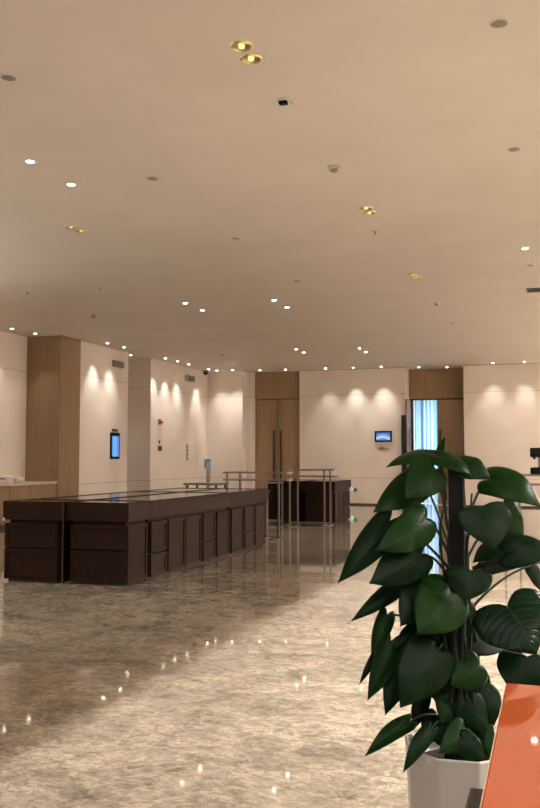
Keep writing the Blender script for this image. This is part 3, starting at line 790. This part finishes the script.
L_(c(276, 440), c(384, 466), 34, 50, -.02, .0, .15, .2, 'leaf3', ppx=(460, 650), notch=.08)
L_(c(420, 485), c(402, 575), 52, 10, .0, -.04, .1, .15, 'leaf', ppx=(468, 660))
# lower tier
L_(c(320, 502), c(256, 546), 36, 12, -.08, -.12, .12, .2, 'leaf2', ppx=(458, 680), notch=.1)
L_(c(262, 560), c(240, 630), 32, 5, -.06, -.1, .1, .25, 'leaf2', ppx=(455, 700))
L_(c(316, 560), c(352, 632), 36, 5, -.07, -.10, .1, .25, 'leaf', ppx=(460, 700))
L_(c(296, 580), c(330, 662), 34, 5, -.09, -.12, .1, .25, 'leaf', ppx=(460, 710))
L_(c(316, 618), c(342, 700), 28, 8, -.09, -.12, .1, .25, 'leaf2', ppx=(460, 720))
L_(c(270, 580), c(292, 654), 34, 5, -.08, -.10, .1, .25, 'leaf', ppx=(458, 720))
L_(c(278, 660), c(330, 722), 26, 10, -.16, -.19, .15, .2, 'leaf', ppx=(458, 735))
L_(c(300, 640), c(318, 704), 28, 5, -.08, -.10, .1, .2, 'leaf', ppx=(458, 730))
L_(c(262, 500), c(246, 560), 30, 5, -.06, -.08, .1, .2, 'leaf', ppx=(456, 690))
L_(c(240, 390), c(222, 460), 34, 5, -.03, -.05, .1, .2, 'leaf', ppx=(456, 650))
L_(c(276, 380), c(300, 446), 34, 5, -.03, -.06, .1, .2, 'leaf', ppx=(458, 640))
L_(c(168, 626), c(74, 698), 18, 20, -.04, -.1, .2, .3, 'leaf2', ppx=(448, 720))
L_(c(216, 642), c(156, 732), 17, 8, -.16, -.22, .15, .3, 'leaf', ppx=(448, 725))
L_(c(286, 638), c(232, 692), 26, 10, -.14, -.19, .12, .25, 'leaf2', ppx=(455, 725))
L_(c(200, 570), c(178, 640), 18, 5, .02, .0, .1, .25, 'leaf', ppx=(450, 715))
L_(c(250, 520), c(228, 590), 30, 5, .02, .0, .1, .2, 'leaf', ppx=(455, 690))
L_(c(275, 600), c(282, 672), 36, 5, .0, -.02, .1, .2, 'leaf', ppx=(455, 720))
L_(c(230, 610), c(210, 675), 26, 5, .03, .02, .1, .2, 'leaf', ppx=(452, 720))
L_(c(252, 632), c(262, 690), 34, 5, -.08, -.1, .1, .2, 'leaf', ppx=(455, 725))
L_(c(300, 520), c(330, 590), 34, 5, .05, .04, .1, .2, 'leaf', ppx=(460, 690))
L_(c(256, 420), c(236, 480), 34, 5, .04, .03, .1, .2, 'leaf', ppx=(458, 660))

# ------------------------------------------------------------------ added lights and their blocker
def area(name, loc_, rot, sx, sy, energy, color, spread=180):
    l = bpy.data.lights.new(name, 'AREA'); l.shape = 'RECTANGLE'; l.size = sx; l.size_y = sy; l.energy = energy; l.color = color
    l.spread = math.radians(spread)
    o = bpy.data.objects.new(name, l); col.objects.link(o); o.location = loc_; o.rotation_euler = rot
    return o
# added spots shine under an added bulkhead, whose edge draws the straight shadow line
def added_floor_spot(y, e, tx=-1., cone=66):
    l = bpy.data.lights.new('added_floor_spot', 'SPOT'); l.energy = e; l.spot_blend = .6; l.spot_size = math.radians(cone); l.color = (1., .93, .84); l.shadow_soft_size = .07
    o = bpy.data.objects.new('added_floor_spot', l); col.objects.link(o); o.location = (4., y, H-.05)
    o.rotation_euler = Vector((tx-4., 0, -(H-.05))).to_track_quat('-Z', 'Y').to_euler()
for y, e in ((3.7, 650), (5.6, 3300), (7.6, 2500), (10.2, 1000)): added_floor_spot(y, e)
b = MB(); b.box(.98, 1.08, 1.0, 13.0, 2.24, 3.4, .004)  # unseen light blocker, added to shape the lit floor
struct(b.build('added_bulkhead', M['wall_plain']), 'added beige bulkhead out of view that cuts the floor light to a straight edge')
b = MB()
for y in (1.05, 5, 9, 12.95): b.tube([(1.03, y, 3.4), (1.03, y, H)], .015)
struct(b.build('added_bulkhead_rods', M['bronze']), 'thin hanger rods of the added bulkhead')
# unseen fill lights added behind the viewer, overhead and along both sides
area('added_rear_fill', (1.0, YF+.05, 1.9), (PI/2, 0, 0), 9, 2.8, 45, (1., .99, .98))
area('added_overhead_fill', (2.5, -2.0, H-.02), (0, 0, 0), 6, 4, 160, (1., .96, .92))
area('added_ceiling_fill', (XR-.4, 4, 3.45), (PI, math.radians(-34), 0), .4, 14, 430, (1., .97, .92), 105)  # upward fills added to brighten the ceiling from the right
area('added_ceiling_fill', (XR-.4, 18, 3.2), (PI, math.radians(-34), 0), .4, 14, 2600, (1., .97, .92), 105)
area('added_left_fill', (-10.9, 4, 2.4), (PI, math.radians(30), 0), .4, 12, 330, (1., .97, .92), 110)  # fill added for the left part of the ceiling

w = bpy.data.worlds.new('world'); scene.world = w; w.use_nodes = True
w.node_tree.nodes['Background'].inputs[0].default_value = (.9, .8, .68, 1); w.node_tree.nodes['Background'].inputs[1].default_value = .05
vs = scene.view_settings
vs.view_transform = 'Standard'; vs.look = 'None'; vs.exposure = .2; vs.gamma = 1.; vs.use_curve_mapping = False
scene.cycles.use_denoising = True
scene.cycles.max_bounces = 8; scene.cycles.diffuse_bounces = 5
